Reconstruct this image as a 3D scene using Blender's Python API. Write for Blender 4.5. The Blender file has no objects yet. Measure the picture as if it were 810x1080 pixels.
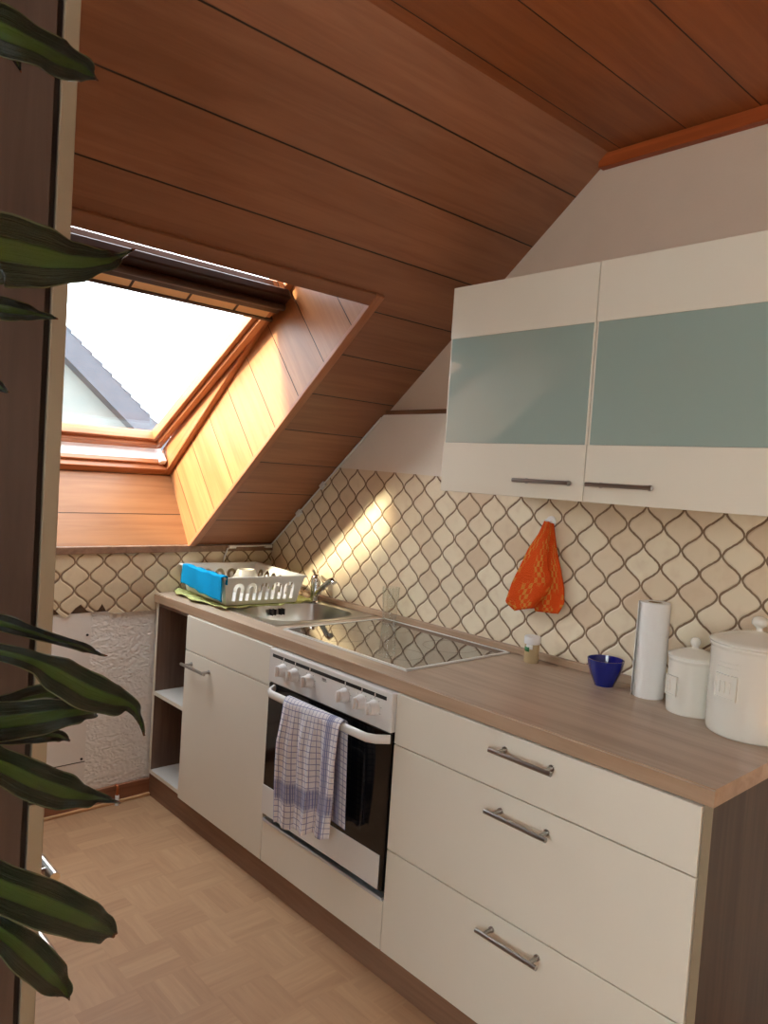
import bpy, bmesh, math, random
from mathutils import Vector, Matrix
random.seed(7)
SC = bpy.context.scene
COL = SC.collection
PI = math.pi

# ------------------------------------------------------------------ camera
CX, CY, CZ = -2.0204, -2.9617, 1.4138
YAW, PIT, ROL = math.radians(42.5483), math.radians(-2.7054), math.radians(3.7861)
FPX = 799.4
fwd = Vector((math.sin(YAW)*math.cos(PIT), math.cos(YAW)*math.cos(PIT), math.sin(PIT)))
_r = Vector((math.cos(YAW), -math.sin(YAW), 0)); _u = _r.cross(fwd)
rgt = _r*math.cos(ROL) + _u*math.sin(ROL)
upv = _u*math.cos(ROL) - _r*math.sin(ROL)
CAM = Vector((CX, CY, CZ))
cd = bpy.data.cameras.new('camera'); cam = bpy.data.objects.new('camera', cd); COL.objects.link(cam)
M = Matrix.Identity(4)
for i in range(3):
    M[i][0] = rgt[i]; M[i][1] = upv[i]; M[i][2] = -fwd[i]; M[i][3] = CAM[i]
cam.matrix_world = M
cd.sensor_fit = 'VERTICAL'; cd.sensor_height = 24; cd.lens = 24*FPX/1080; cd.clip_start = .02
SC.camera = cam

def ray(px, py): return fwd + rgt*((px-405)/FPX) - upv*((py-540)/FPX)
def at_depth(px, py, D): return CAM + ray(px, py)*D
def at_plane(px, py, ax, val):
    d = ray(px, py); t = (val-CAM[ax])/d[ax]; return CAM + d*t

# ------------------------------------------------------------------ light
w = bpy.data.worlds.new('sky'); SC.world = w; w.use_nodes = True
bg = w.node_tree.nodes['Background']; bg.inputs[0].default_value = (0.86, 0.93, 1.0, 1); bg.inputs[1].default_value = 6.0
# hazy white sky, brighter and warmer around the sun
SUNV = Vector((-.433, .083, .262)).normalized()
_t = w.node_tree; _c = _t.nodes.new('ShaderNodeTexCoord'); _d = _t.nodes.new('ShaderNodeVectorMath'); _d.operation = 'DOT_PRODUCT'
_n = _t.nodes.new('ShaderNodeVectorMath'); _n.operation = 'NORMALIZE'
_t.links.new(_c.outputs['Generated'], _n.inputs[0]); _t.links.new(_n.outputs[0], _d.inputs[0]); _d.inputs[1].default_value = SUNV
_m = _t.nodes.new('ShaderNodeMath'); _m.operation = 'MAXIMUM'; _m.inputs[1].default_value = 0; _t.links.new(_d.outputs['Value'], _m.inputs[0])
_p = _t.nodes.new('ShaderNodeMath'); _p.operation = 'POWER'; _p.inputs[1].default_value = 24; _t.links.new(_m.outputs[0], _p.inputs[0])
_a = _t.nodes.new('ShaderNodeMath'); _a.operation = 'MULTIPLY_ADD'; _a.inputs[1].default_value = 14; _a.inputs[2].default_value = 9.0; _t.links.new(_p.outputs[0], _a.inputs[0])
_t.links.new(_a.outputs[0], bg.inputs[1])
_x = _t.nodes.new('ShaderNodeMix'); _x.data_type = 'RGBA'; _x.inputs[6].default_value = (.86, .93, 1, 1); _x.inputs[7].default_value = (1, .86, .64, 1)
_t.links.new(_p.outputs[0], _x.inputs[0]); _t.links.new(_x.outputs[2], bg.inputs[0])
sd = bpy.data.lights.new('sun', 'SUN'); sun = bpy.data.objects.new('sun', sd); COL.objects.link(sun)
sd.energy = 12.0; sd.angle = math.radians(6); sd.color = (1.0, .88, .62)
sun.rotation_euler = Vector((.433, -.083, -.262)).to_track_quat('-Z', 'Y').to_euler()
sun.location = (-6, 3, 6)
def area(name, loc, rot, sx, sy, power, col, portal=False):
    l = bpy.data.lights.new(name, 'AREA'); o = bpy.data.objects.new(name, l); COL.objects.link(o)
    l.shape = 'RECTANGLE'; l.size = sx; l.size_y = sy; l.energy = power; l.color = col
    o.location = loc; o.rotation_euler = rot
    if portal: l.cycles.is_portal = True
    return o
# added room fill, outside an assumed window in the left wall
area('side_window_fill', (-3.66, -3.45, 1.55), (0, math.radians(-90), 0), 1.3, 1.5, 19, (1.0, .98, .90))
TH = math.atan(.82); CT, ST = math.cos(TH), math.sin(TH); Z0 = 1.063
def W(x, s, d): return Vector((x, -s*CT + d*ST, Z0 + s*ST + d*CT))
area('skylight_portal', W(-.88, .62, .62), (-TH, 0, 0), .95, 1.3, 10, (1, 1, 1), True)
vs = SC.view_settings
SC.display_settings.display_device = 'sRGB'
vs.view_transform = 'Standard'; vs.look = 'None'; vs.gamma = 1; vs.use_curve_mapping = False; vs.exposure = 0.18

# ------------------------------------------------------------------ helpers
def lin(c): return tuple((v/255/12.92 if v/255 <= .04045 else ((v/255+.055)/1.055)**2.4) for v in c) + (1,)

class N:
    """small node builder"""
    def __init__(s, name):
        s.m = bpy.data.materials.new(name); s.m.use_nodes = True
        s.t = s.m.node_tree; s.b = s.t.nodes['Principled BSDF']; s.L = s.t.links
        s.tc = s.t.nodes.new('ShaderNodeTexCoord')
    def n(s, ty, **kw):
        x = s.t.nodes.new(ty)
        for k, v in kw.items(): setattr(x, k, v)
        return x
    def lk(s, a, b): s.L.new(a, b)
    def math(s, op, a, b=None, c=None):
        x = s.n('ShaderNodeMath', operation=op)
        for i, v in enumerate((a, b, c)):
            if v is None: continue
            if isinstance(v, (int, float)): x.inputs[i].default_value = v
            else: s.lk(v, x.inputs[i])
        return x.outputs[0]
    def xyz(s, uv=False):
        sp = s.n('ShaderNodeSeparateXYZ'); s.lk(s.tc.outputs['UV' if uv else 'Object'], sp.inputs[0]); return sp.outputs
    def comb(s, a, b, c):
        x = s.n('ShaderNodeCombineXYZ')
        for i, v in enumerate((a, b, c)):
            if isinstance(v, (int, float)): x.inputs[i].default_value = v
            else: s.lk(v, x.inputs[i])
        return x.outputs[0]
    def mix(s, f, a, b, bt='MIX'):
        x = s.n('ShaderNodeMix', data_type='RGBA', blend_type=bt)
        for i, v in ((0, f), (6, a), (7, b)):
            if isinstance(v, (int, float)): x.inputs[i].default_value = v
            elif isinstance(v, tuple): x.inputs[i].default_value = v
            else: s.lk(v, x.inputs[i])
        return x.outputs[2]
    def noise(s, vec, scale, detail=3, rough=.5, dist=0):
        x = s.n('ShaderNodeTexNoise'); x.inputs['Scale'].default_value = scale
        x.inputs['Detail'].default_value = detail; x.inputs['Roughness'].default_value = rough; x.inputs['Distortion'].default_value = dist
        if vec is not None: s.lk(vec, x.inputs['Vector'])
        return x.outputs[0]
    def white(s, vec):
        x = s.n('ShaderNodeTexWhiteNoise', noise_dimensions='3D'); s.lk(vec, x.inputs['Vector']); return x.outputs['Value']
    def sst(s, v, a, b, o0=0, o1=1):
        x = s.n('ShaderNodeMapRange', interpolation_type='SMOOTHSTEP')
        s.lk(v, x.inputs[0]); x.inputs[1].default_value = a; x.inputs[2].default_value = b; x.inputs[3].default_value = o0; x.inputs[4].default_value = o1
        return x.outputs[0]
    def map(s, vec, sc, loc=(0, 0, 0)):
        x = s.n('ShaderNodeMapping'); x.inputs['Scale'].default_value = sc; x.inputs['Location'].default_value = loc
        s.lk(vec, x.inputs['Vector']); return x.outputs[0]
    def bump(s, h, dist, strength=1):
        x = s.n('ShaderNodeBump'); x.inputs['Distance'].default_value = dist; x.inputs['Strength'].default_value = strength
        s.lk(h, x.inputs['Height']); s.lk(x.outputs[0], s.b.inputs['Normal'])
    def set(s, col=None, rough=None, metal=None, spec=None, coat=None, trans=None):
        b = s.b
        if col is not None:
            if isinstance(col, tuple): b.inputs['Base Color'].default_value = col
            else: s.lk(col, b.inputs['Base Color'])
        if rough is not None:
            if isinstance(rough, (int, float)): b.inputs['Roughness'].default_value = rough
            else: s.lk(rough, b.inputs['Roughness'])
        if metal is not None: b.inputs['Metallic'].default_value = metal
        if spec is not None: b.inputs['Specular IOR Level'].default_value = spec
        if coat is not None: b.inputs['Coat Weight'].default_value = coat; b.inputs['Coat Roughness'].default_value = .05
        if trans is not None: b.inputs['Transmission Weight'].default_value = trans
        return s.m

def plain(name, rgb, rough=.5, metal=0, spec=.5, coat=0, var=.04, bump=0, bscale=200):
    k = N(name); c = lin(rgb)
    v = k.noise(k.tc.outputs['Object'], 9, 2)
    c2 = tuple(x*(1-2.5*var) for x in c[:3]) + (1,)
    col = k.mix(v, c, c2)
    if bump: k.bump(k.noise(k.tc.outputs['Object'], bscale, 3), bump)
    return k.set(col, rough, metal, spec, coat)

def wood(name, c1, c2, grain='x', rough=.45, pitch=0, axis='y', off=0.0, fine=1.0, groove=.0022, coat=0.0, tone=.35, spec=.35):
    """long-grained timber or timber decor; optional board joints every `pitch` along `axis`"""
    k = N(name); X = k.xyz(); ax = {'x': 0, 'y': 1, 'z': 2}
    sc = [30*fine]*3; sc[ax[grain]] = 1.6*fine
    vec = k.tc.outputs['Object']; bid = None
    if pitch:
        t = k.math('DIVIDE', k.math('SUBTRACT', X[ax[axis]], off), pitch)
        fl = k.math('FLOOR', t); fr = k.math('SUBTRACT', t, fl)
        bid = k.white(k.comb(fl, 3.1, 7.7))
        sh = k.comb(k.math('MULTIPLY', bid, 13.0), k.math('MULTIPLY', bid, 7.0), k.math('MULTIPLY', bid, 5.0))
        va = k.n('ShaderNodeVectorMath', operation='ADD'); k.lk(vec, va.inputs[0]); k.lk(sh, va.inputs[1]); vec = va.outputs[0]
    mp = k.map(vec, sc)
    n1 = k.noise(mp, 1.0, 5, .6, 1.2)
    sc2 = [7*fine]*3; sc2[ax[grain]] = .8*fine
    n2 = k.noise(k.map(vec, sc2), 1.0, 3, .5, 2.0)
    f = k.math('ADD', k.math('MULTIPLY', n1, .55), k.math('MULTIPLY', n2, .45))
    f = k.sst(f, .3, .7)
    col = k.mix(f, lin(c1), lin(c2))
    h = k.math('MULTIPLY', n1, .15)
    if pitch:
        tn = k.math('ADD', k.math('MULTIPLY', bid, tone), 1-tone*.6)
        g = k.n('ShaderNodeCombineColor')
        for i in range(3): k.lk(tn, g.inputs[i])
        col = k.mix(1.0, col, g.outputs[0], 'MULTIPLY')
        e = k.math('MULTIPLY', k.math('MINIMUM', fr, k.math('SUBTRACT', 1.0, fr)), pitch)
        gm = k.sst(e, groove*.45, groove)
        col = k.mix(gm, lin(tuple(v*.36 for v in c2)), col)
        h = k.math('ADD', h, k.math('MULTIPLY', gm, 1.0))
        k.bump(h, .0025)
    else:
        k.bump(h, .0012)
    return k.set(col, rough, spec=spec, coat=coat)

def base(bm, name, mat, parent=None, loc=None, local=False, smooth=False, auto=None):
    me = bpy.data.meshes.new(name)
    off = Vector((0, 0, 0))
    if not local:
        if parent is not None: off = Vector(parent['_w']) if '_w' in parent else Vector((0, 0, 0))
        elif loc is not None: off = Vector(loc)
        bmesh.ops.translate(bm, verts=bm.verts, vec=-off)
    bmesh.ops.recalc_face_normals(bm, faces=bm.faces)
    bm.to_mesh(me); bm.free()
    for p in me.polygons: p.use_smooth = smooth
    if auto:
        for p in me.polygons: p.use_smooth = True
        me.set_sharp_from_angle(angle=math.radians(auto))
    o = bpy.data.objects.new(name, me); COL.objects.link(o)
    for m_ in (mat if isinstance(mat, list) else [mat]): me.materials.append(m_)
    if parent is not None:
        o.parent = parent; o['_w'] = tuple(off)
    else:
        if loc is not None: o.location = loc
        o['_w'] = tuple(off)
    return o
obj = base
def thing(name, label, cat, loc, rotz=0, group=None):
    o = bpy.data.objects.new(name, None); COL.objects.link(o); o.empty_display_size = .05
    o.location = loc; o.rotation_euler = (0, 0, rotz); o['_w'] = tuple(loc)
    o['label'] = label; o['category'] = cat
    if group: o['group'] = group
    return o
def tag(o, label, cat, group=None):
    o['label'] = label; o['category'] = cat
    if group: o['group'] = group
    return o
def struct(o): o['kind'] = 'structure'; return o

def B(): return bmesh.new()
def box(bm, x0, x1, y0, y1, z0, z1, bev=0, seg=2, mi=0):
    r = bmesh.ops.create_cube(bm, size=1)
    vs_ = r['verts']
    for v in vs_:
        v.co = Vector(((x0+x1)/2 + v.co.x*(x1-x0), (y0+y1)/2 + v.co.y*(y1-y0), (z0+z1)/2 + v.co.z*(z1-z0)))
    fs = set(f for v in vs_ for f in v.link_faces)
    for f in fs: f.material_index = mi
    if bev:
        es = list(set(e for v in vs_ for e in v.link_edges))
        bmesh.ops.bevel(bm, geom=es, offset=bev, segments=seg, affect='EDGES', profile=.5)
    return bm
def bx(x0, x1, y0, y1, z0, z1, bev=0, seg=2): return box(B(), x0, x1, y0, y1, z0, z1, bev, seg)
def lathe(bm, prof, c=(0, 0, 0), seg=40, M_=None):
    """prof: list of (r,z); closed at r=0 ends"""
    rings = []
    for r, z in prof:
        if r < 1e-6: rings.append([bm.verts.new((0, 0, z))])
        else: rings.append([bm.verts.new((r*math.cos(2*PI*i/seg), r*math.sin(2*PI*i/seg), z)) for i in range(seg)])
    for a, b in zip(rings, rings[1:]):
        for i in range(seg):
            j = (i+1) % seg
            if len(a) == 1 and len(b) == 1: continue
            if len(a) == 1: bm.faces.new((a[0], b[i], b[j]))
            elif len(b) == 1: bm.faces.new((a[i], a[j], b[0]))
            else: bm.faces.new((a[i], a[j], b[j], b[i]))
    vs_ = [v for r in rings for v in r]
    if M_ is not None: bmesh.ops.transform(bm, matrix=M_, verts=vs_)
    bmesh.ops.translate(bm, verts=vs_, vec=Vector(c))
    return bm
def tube(bm, pts, rad, seg=12, cap=True, flat=None):
    """rad: number or list. flat=(rx, rz) with fixed up z gives an oval section"""
    pts = [Vector(p) for p in pts]; n = len(pts)
    rads = rad if isinstance(rad, (list, tuple)) else [rad]*n
    prev = None; rings = []
    for i, p in enumerate(pts):
        t = (pts[min(i+1, n-1)] - pts[max(i-1, 0)]).normalized()
        if prev is None:
            a = Vector((0, 0, 1)) if abs(t.z) < .9 else Vector((1, 0, 0))
            nn = (a - t*a.dot(t)).normalized()
        else: nn = (prev - t*prev.dot(t)).normalized()
        prev = nn; bb = t.cross(nn)
        ka, kb = (1, 1) if flat is None else flat
        rings.append([bm.verts.new(p + (nn*math.cos(2*PI*k/seg)*ka + bb*math.sin(2*PI*k/seg)*kb)*rads[i]) for k in range(seg)])
    for a, b in zip(rings, rings[1:]):
        for k in range(seg): bm.faces.new((a[k], a[(k+1) % seg], b[(k+1) % seg], b[k]))
    if cap:
        bm.faces.new(rings[0][::-1]); bm.faces.new(rings[-1])
    return bm
def slab(bm, us, vs_, skip, fn, mi=0):
    """grid slab: us x vs cells except skip; fn(u,v,k) -> point, k=0 front, 1 back"""
    V = {}
    def g(i, j, k):
        if (i, j, k) not in V: V[i, j, k] = bm.verts.new(fn(us[i], vs_[j], k))
        return V[i, j, k]
    nu, nv = len(us)-1, len(vs_)-1
    full = lambda i, j: 0 <= i < nu and 0 <= j < nv and (i, j) not in skip
    for i in range(nu):
        for j in range(nv):
            if not full(i, j): continue
            for k in (0, 1):
                f = bm.faces.new((g(i, j, k), g(i+1, j, k), g(i+1, j+1, k), g(i, j+1, k))); f.material_index = mi
            for (di, dj, a, b) in ((-1, 0, (i, j), (i, j+1)), (1, 0, (i+1, j), (i+1, j+1)), (0, -1, (i, j), (i+1, j)), (0, 1, (i, j+1), (i+1, j+1))):
                if not full(i+di, j+dj):
                    f = bm.faces.new((g(*a, 0), g(*b, 0), g(*b, 1), g(*a, 1))); f.material_index = mi
    return bm
def prism(bm, poly, a, b, axis, mi=0):
    """poly 2D list extruded along axis from a to b (axis x: poly=(y,z), y: (x,z), z: (x,y))"""
    def p3(p, t):
        return {'x': (t, p[0], p[1]), 'y': (p[0], t, p[1]), 'z': (p[0], p[1], t)}[axis]
    A = [bm.verts.new(p3(p, a)) for p in poly]; C_ = [bm.verts.new(p3(p, b)) for p in poly]
    f1 = bm.faces.new(A); f2 = bm.faces.new(C_[::-1]); fs = [f1, f2]
    for i in range(len(poly)):
        j = (i+1) % len(poly); fs.append(bm.faces.new((A[i], C_[i], C_[j], A[j])))
    for f in fs: f.material_index = mi
    return bm
def curve_panel(outer, holes, t, bev=0):
    """flat panel with cut-outs in its local xy plane, thickness t centred on z; returns bmesh"""
    cu = bpy.data.curves.new('tmp', 'CURVE'); cu.dimensions = '2D'; cu.fill_mode = 'BOTH'; cu.extrude = t/2; cu.bevel_depth = bev
    for loop in [outer]+holes:
        sp = cu.splines.new('POLY'); sp.points.add(len(loop)-1); sp.use_cyclic_u = True
        for p, q in zip(sp.points, loop): p.co = (q[0], q[1], 0, 1)
    o = bpy.data.objects.new('tmp', cu); COL.objects.link(o)
    dg = bpy.context.evaluated_depsgraph_get(); dg.update()
    me = bpy.data.meshes.new_from_object(o.evaluated_get(dg))
    bm = bmesh.new(); bm.from_mesh(me)
    bpy.data.objects.remove(o); bpy.data.curves.remove(cu); bpy.data.meshes.remove(me)
    return bm
def merge(dst, src, M_):
    bmesh.ops.transform(src, matrix=M_, verts=src.verts)
    me = bpy.data.meshes.new('tmp'); src.to_mesh(me); src.free(); dst.from_mesh(me); bpy.data.meshes.remove(me)
    return dst
def basis(o, x, y, z):
    m = Matrix.Identity(4)
    for i in range(3): m[i][0] = x[i]; m[i][1] = y[i]; m[i][2] = z[i]; m[i][3] = o[i]
    return m

# ------------------------------------------------------------------ materials
M_ceil = wood('timber_cladding', (158, 106, 76), (134, 86, 60), 'x', .42, pitch=.2*CT, axis='y', off=.01*CT, tone=.16, spec=.4)
M_flat = wood('timber_cladding_flat', (158, 92, 52), (132, 72, 38), 'x', .42, pitch=.2, axis='y', off=-1.90, tone=.16, spec=.4)
M_casing = wood('timber_casing', (184, 124, 90), (150, 94, 64), 'y', .4)
M_reveal = wood('reveal_boards', (184, 128, 84), (160, 104, 66), 'z', .38, pitch=.175, axis='y', off=-.09, tone=.14)
M_revealb = wood('reveal_boards_bottom', (166, 116, 76), (142, 94, 60), 'x', .38, pitch=.20, axis='z', off=.15, tone=.14)
M_frame = wood('window_frame_timber', (184, 122, 80), (150, 86, 52), 'x', .35, coat=.2)
M_framey = wood('window_frame_timber_upright', (190, 128, 84), (156, 92, 56), 'y', .35, coat=.2)
M_railw = wood('window_rail_timber', (72, 44, 34), (50, 30, 22), 'x', .4)
M_trimred = wood('red_brown_trim', (186, 92, 44), (150, 70, 32), 'y', .4)
M_base = wood('baseboard_timber', (160, 108, 80), (130, 84, 60), 'x', .4)
M_quarter = wood('quarter_round_timber', (214, 168, 122), (190, 142, 98), 'x', .5)
M_ledge = wood('ledge_timber', (130, 92, 66), (100, 66, 44), 'y', .5)
M_worktop = wood('worktop_decor', (192, 170, 148), (160, 136, 114), 'y', .38, fine=.8, spec=.45)
M_edge = wood('worktop_edge_decor', (184, 156, 130), (158, 128, 102), 'y', .42, fine=.9)
M_oak_shaded = wood('dark_oak_shaded', (88, 70, 58), (60, 46, 37), 'z', .5, fine=.9)  # same decor as the shelf unit; end panel's shade darkened into the colour
M_oak_lit = wood('dark_oak_lit', (138, 114, 100), (106, 84, 72), 'z', .5, fine=.9)  # same decor as the end panel, its brighter lighting put into the colour
M_oakshade = wood('tall_cabinet_decor', (98, 80, 68), (70, 54, 46), 'z', .5, fine=.7)
M_plinth = wood('plinth_decor', (150, 116, 92), (120, 88, 68), 'y', .5)
M_front = plain('cream_front', (226, 219, 203), .32, var=.01)
M_frontedge = plain('cream_front_edge', (150, 134, 110), .4)
M_wcab = plain('wall_cabinet_cream', (226, 217, 198), .25, var=.01)
M_white = plain('white_enamel', (226, 222, 216), .25, var=.01)
M_knob = plain('white_knob_plastic', (228, 224, 220), .3, var=.01)
M_black = plain('black_plastic', (16, 16, 20), .35, var=0)
M_dark = plain('dark_gap', (30, 22, 18), .8, var=0)
M_steel = plain('brushed_steel', (176, 172, 166), .28, 1, var=.05)
M_sink = plain('sink_steel', (222, 220, 214), .28, 1, var=.08)
M_chrome = plain('chrome', (214, 214, 216), .07, 1, var=0)
M_alu = plain('aluminium_strip', (200, 204, 210), .35, .6, var=.02)
M_flash = plain('white_flashing', (240, 242, 245), .4, var=0)
M_upper = plain('painted_upper_wall', (214, 190, 166), .85, var=.03, bump=.0006, bscale=160)
M_papers = plain('white_wallpaper', (236, 226, 212), .85, var=.02, bump=.0012, bscale=90)
M_board = plain('white_wall_board', (238, 232, 224), .7, var=.03, bump=.0004, bscale=60)
M_ceram = plain('white_glazed_ceramic', (226, 220, 206), .16, var=.01, coat=.5)
M_cobalt = plain('cobalt_glaze', (18, 30, 120), .12, coat=.6, var=.05)
M_plastic = plain('white_basket_plastic', (236, 234, 230), .35, var=.01)
M_paper = plain('kitchen_paper', (236, 232, 226), .9, var=.02, bump=.0007, bscale=260)
M_cardb = plain('cardboard_core', (168, 138, 104), .9)
M_cord = plain('white_cable', (230, 226, 220), .5, var=0)
M_copper = plain('copper', (190, 110, 70), .3, 1)
M_gable = plain('render_gable', (108, 110, 106), .9, var=.03)
M_shutter = plain('shutter_slats', (96, 104, 114), .6)
M_tan = plain('tan_inset', (236, 196, 146), .5)
M_lid = plain('white_lid', (234, 232, 228), .35)
M_spice = plain('beige_powder', (196, 172, 130), .8, var=.1)
M_green = plain('green_label', (52, 120, 70), .5)
M_labw = plain('white_label', (232, 232, 226), .5)

def mat_embossed():
    k = N('embossed_wallpaper'); v = k.n('ShaderNodeTexVoronoi'); v.inputs['Scale'].default_value = 75; v.feature = 'SMOOTH_F1'
    n = k.n('ShaderNodeTexNoise'); n.inputs['Scale'].default_value = 30
    mx = k.n('ShaderNodeMix', data_type='VECTOR'); mx.inputs[0].default_value = .06
    k.lk(k.tc.outputs['Object'], mx.inputs[4]); k.lk(n.outputs[1], mx.inputs[5]); k.lk(mx.outputs[1], v.inputs['Vector'])
    k.bump(v.outputs['Distance'], .0042)
    return k.set(lin((242, 238, 232)), .6)
M_emb = mat_embossed()

def mat_tiles(name, axis, x0, z0, c_hi=(238, 224, 196), c_lo=(206, 178, 146)):
    """ogee shaped glazed tiles with brown grout"""
    k = N(name); X = k.xyz(); P2 = .1115; P = .1135; A = .0252
    u = k.math('SUBTRACT', X[axis], x0); z = k.math('SUBTRACT', X[2], z0)
    wob = k.noise(k.tc.outputs['Object'], 70, 2)
    wb = k.math('MULTIPLY', k.math('SUBTRACT', wob, .5), .0055)
    ang = k.math('MULTIPLY', z, 2*PI/P)
    c = k.math('ADD', k.math('MULTIPLY', k.math('COSINE', ang), A), wb)
    ue = k.math('SUBTRACT', u, c); uo = k.math('SUBTRACT', k.math('ADD', u, c), P2/2)
    def wrap(v):
        q = k.math('DIVIDE', v, P2); fl = k.math('FLOOR', k.math('ADD', q, .5))
        return k.math('MULTIPLY', k.math('ABSOLUTE', k.math('SUBTRACT', q, fl)), P2), k.math('FLOOR', q)
    de, a = wrap(ue); do, b = wrap(uo)
    d = k.math('MINIMUM', de, do)
    sl = k.math('MULTIPLY', k.math('SINE', ang), A*2*PI/P)
    d = k.math('DIVIDE', d, k.math('SQRT', k.math('ADD', 1.0, k.math('MULTIPLY', sl, sl))))
    same = k.math('COMPARE', a, b, .5)
    zi = k.math('FLOOR', k.math('ADD', k.math('DIVIDE', z, P), k.math('MULTIPLY', same, .5)))
    idn = k.white(k.comb(a, b, zi))
    idn2 = k.white(k.comb(b, zi, a))
    tile = k.mix(idn, lin(c_hi), lin(tuple((p+q)/2 for p, q in zip(c_hi, c_lo))))
    brown = k.sst(idn2, .72, .98)
    tile = k.mix(k.math('MULTIPLY', brown, .55), tile, lin(c_lo))
    cloud = k.noise(k.tc.outputs['Object'], 22, 3)
    tile = k.mix(k.math('MULTIPLY', k.sst(cloud, .45, .8), .35), tile, lin(c_lo))
    gr = k.sst(d, .0022, .0036)
    gcol = k.mix(k.noise(k.tc.outputs['Object'], 120, 2), lin((150, 124, 96)), lin((108, 82, 60)))
    col = k.mix(gr, gcol, tile)
    h = k.math('ADD', k.sst(d, .0015, .0075), k.math('MULTIPLY', k.noise(k.tc.outputs['Object'], 60, 2), .25))
    k.bump(h, .0022)
    ro = k.sst(d, .002, .004, .85, .34)
    return k.set(col, ro, spec=.45)
M_tile_r = mat_tiles('ogee_tiles_side', 1, -1.0095, 1.3770)
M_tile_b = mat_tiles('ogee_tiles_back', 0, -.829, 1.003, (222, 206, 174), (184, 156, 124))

def mat_floor():
    k = N('parquet_vinyl'); X = k.xyz(); S_ = .16
    ca, sa = math.cos(.0), math.sin(.0)
    u = k.math('DIVIDE', X[0], S_); v = k.math('DIVIDE', X[1], S_)
    fu = k.math('FLOOR', u); fv = k.math('FLOOR', v)
    par = k.math('MODULO', k.math('ABSOLUTE', k.math('ADD', fu, fv)), 2.0)
    lu = k.math('SUBTRACT', u, fu); lv = k.math('SUBTRACT', v, fv)
    # along / across coordinate in each block
    acr = k.math('ADD', k.math('MULTIPLY', par, lu), k.math('MULTIPLY', k.math('SUBTRACT', 1.0, par), lv))
    st = k.math('FLOOR', k.math('MULTIPLY', acr, 3.0))
    idn = k.white(k.comb(fu, fv, st))
    n1 = k.noise(k.map(k.tc.outputs['Object'], (5, 60, 1)), 1, 4, .6, .6)
    n2 = k.noise(k.map(k.tc.outputs['Object'], (60, 5, 1)), 1, 4, .6, .6)
    g = k.math('ADD', k.math('MULTIPLY', par, n2), k.math('MULTIPLY', k.math('SUBTRACT', 1.0, par), n1))
    f = k.math('ADD', k.math('MULTIPLY', idn, .5), k.math('MULTIPLY', k.sst(g, .25, .75), .5))
    col = k.mix(f, lin((196, 156, 118)), lin((172, 132, 98)))
    return k.set(col, .45, spec=.35)
M_floor = mat_floor()

def mat_glass(name, tint=(1, 1, 1, 1), refl=.08):
    m = bpy.data.materials.new(name); m.use_nodes = True; t = m.node_tree
    t.nodes.remove(t.nodes['Principled BSDF']); out = t.nodes['Material Output']
    a = t.nodes.new('ShaderNodeBsdfTransparent'); a.inputs[0].default_value = tint
    b = t.nodes.new('ShaderNodeBsdfGlossy'); b.inputs['Roughness'].default_value = .01
    lw = t.nodes.new('ShaderNodeLayerWeight'); lw.inputs[0].default_value = .5
    pw = t.nodes.new('ShaderNodeMath'); pw.operation = 'POWER'; pw.inputs[1].default_value = 4.0
    mu = t.nodes.new('ShaderNodeMath'); mu.operation = 'MULTIPLY_ADD'; mu.inputs[1].default_value = .6; mu.inputs[2].default_value = refl; mu.use_clamp = True
    x = t.nodes.new('ShaderNodeMixShader')
    t.links.new(lw.outputs['Facing'], pw.inputs[0]); t.links.new(pw.outputs[0], mu.inputs[0]); t.links.new(mu.outputs[0], x.inputs[0]); t.links.new(a.outputs[0], x.inputs[1]); t.links.new(b.outputs[0], x.inputs[2]); t.links.new(x.outputs[0], out.inputs[0])
    return m
M_pane = mat_glass('window_pane', (.96, .98, .98, 1), .05)
M_tumbler = mat_glass('clear_glass', (.97, .98, .97, 1), .06)
k = N('frosted_teal_glass'); M_frost = k.set(lin((150, 168, 157)), .55, spec=.3, coat=1.0); k.b.inputs['Coat IOR'].default_value = 1.9; k.b.inputs['Coat Roughness'].default_value = .01
k = N('oven_black_glass'); M_oven = k.set(lin((10, 10, 12)), .08, spec=.5)
k = N('ceramic_hob_glass'); M_hob = k.set(lin((20, 20, 22)), .035, spec=1.0, coat=.8)
k = N('hob_ring_print'); M_ring = k.set(lin((70, 70, 72)), .15)

def mat_towel():
    k = N('checked_linen'); X = k.xyz(True)
    def lines(v, n, wd):
        q = k.math('MULTIPLY', v, n); f = k.math('SUBTRACT', q, k.math('FLOOR', q)); return k.sst(f, wd, wd+.06, 1, 0)
    l = k.math('MAXIMUM', lines(X[0], 17, .10), lines(X[1], 40, .10))
    band = k.math('MULTIPLY', k.sst(X[1], .80, .82), k.sst(X[1], .885, .905, 1, 0))
    band2 = k.math('MULTIPLY', k.sst(X[0], .78, .80), k.sst(X[0], .86, .90, 1, 0))
    n = k.noise(k.tc.outputs['Object'], 400, 2)
    b = lines(X[0], 40, .35)
    blue = k.math('MAXIMUM', k.math('MULTIPLY', l, .75), k.math('MULTIPLY', k.math('MAXIMUM', band, band2), k.math('ADD', .45, k.math('MULTIPLY', b, .4))))
    base_ = k.mix(n, lin((238, 234, 236)), lin((218, 212, 214)))
    k.bump(n, .0006)
    return k.set(k.mix(blue, base_, lin((84, 92, 150))), .9, spec=.1)
M_towel = mat_towel()
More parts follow.
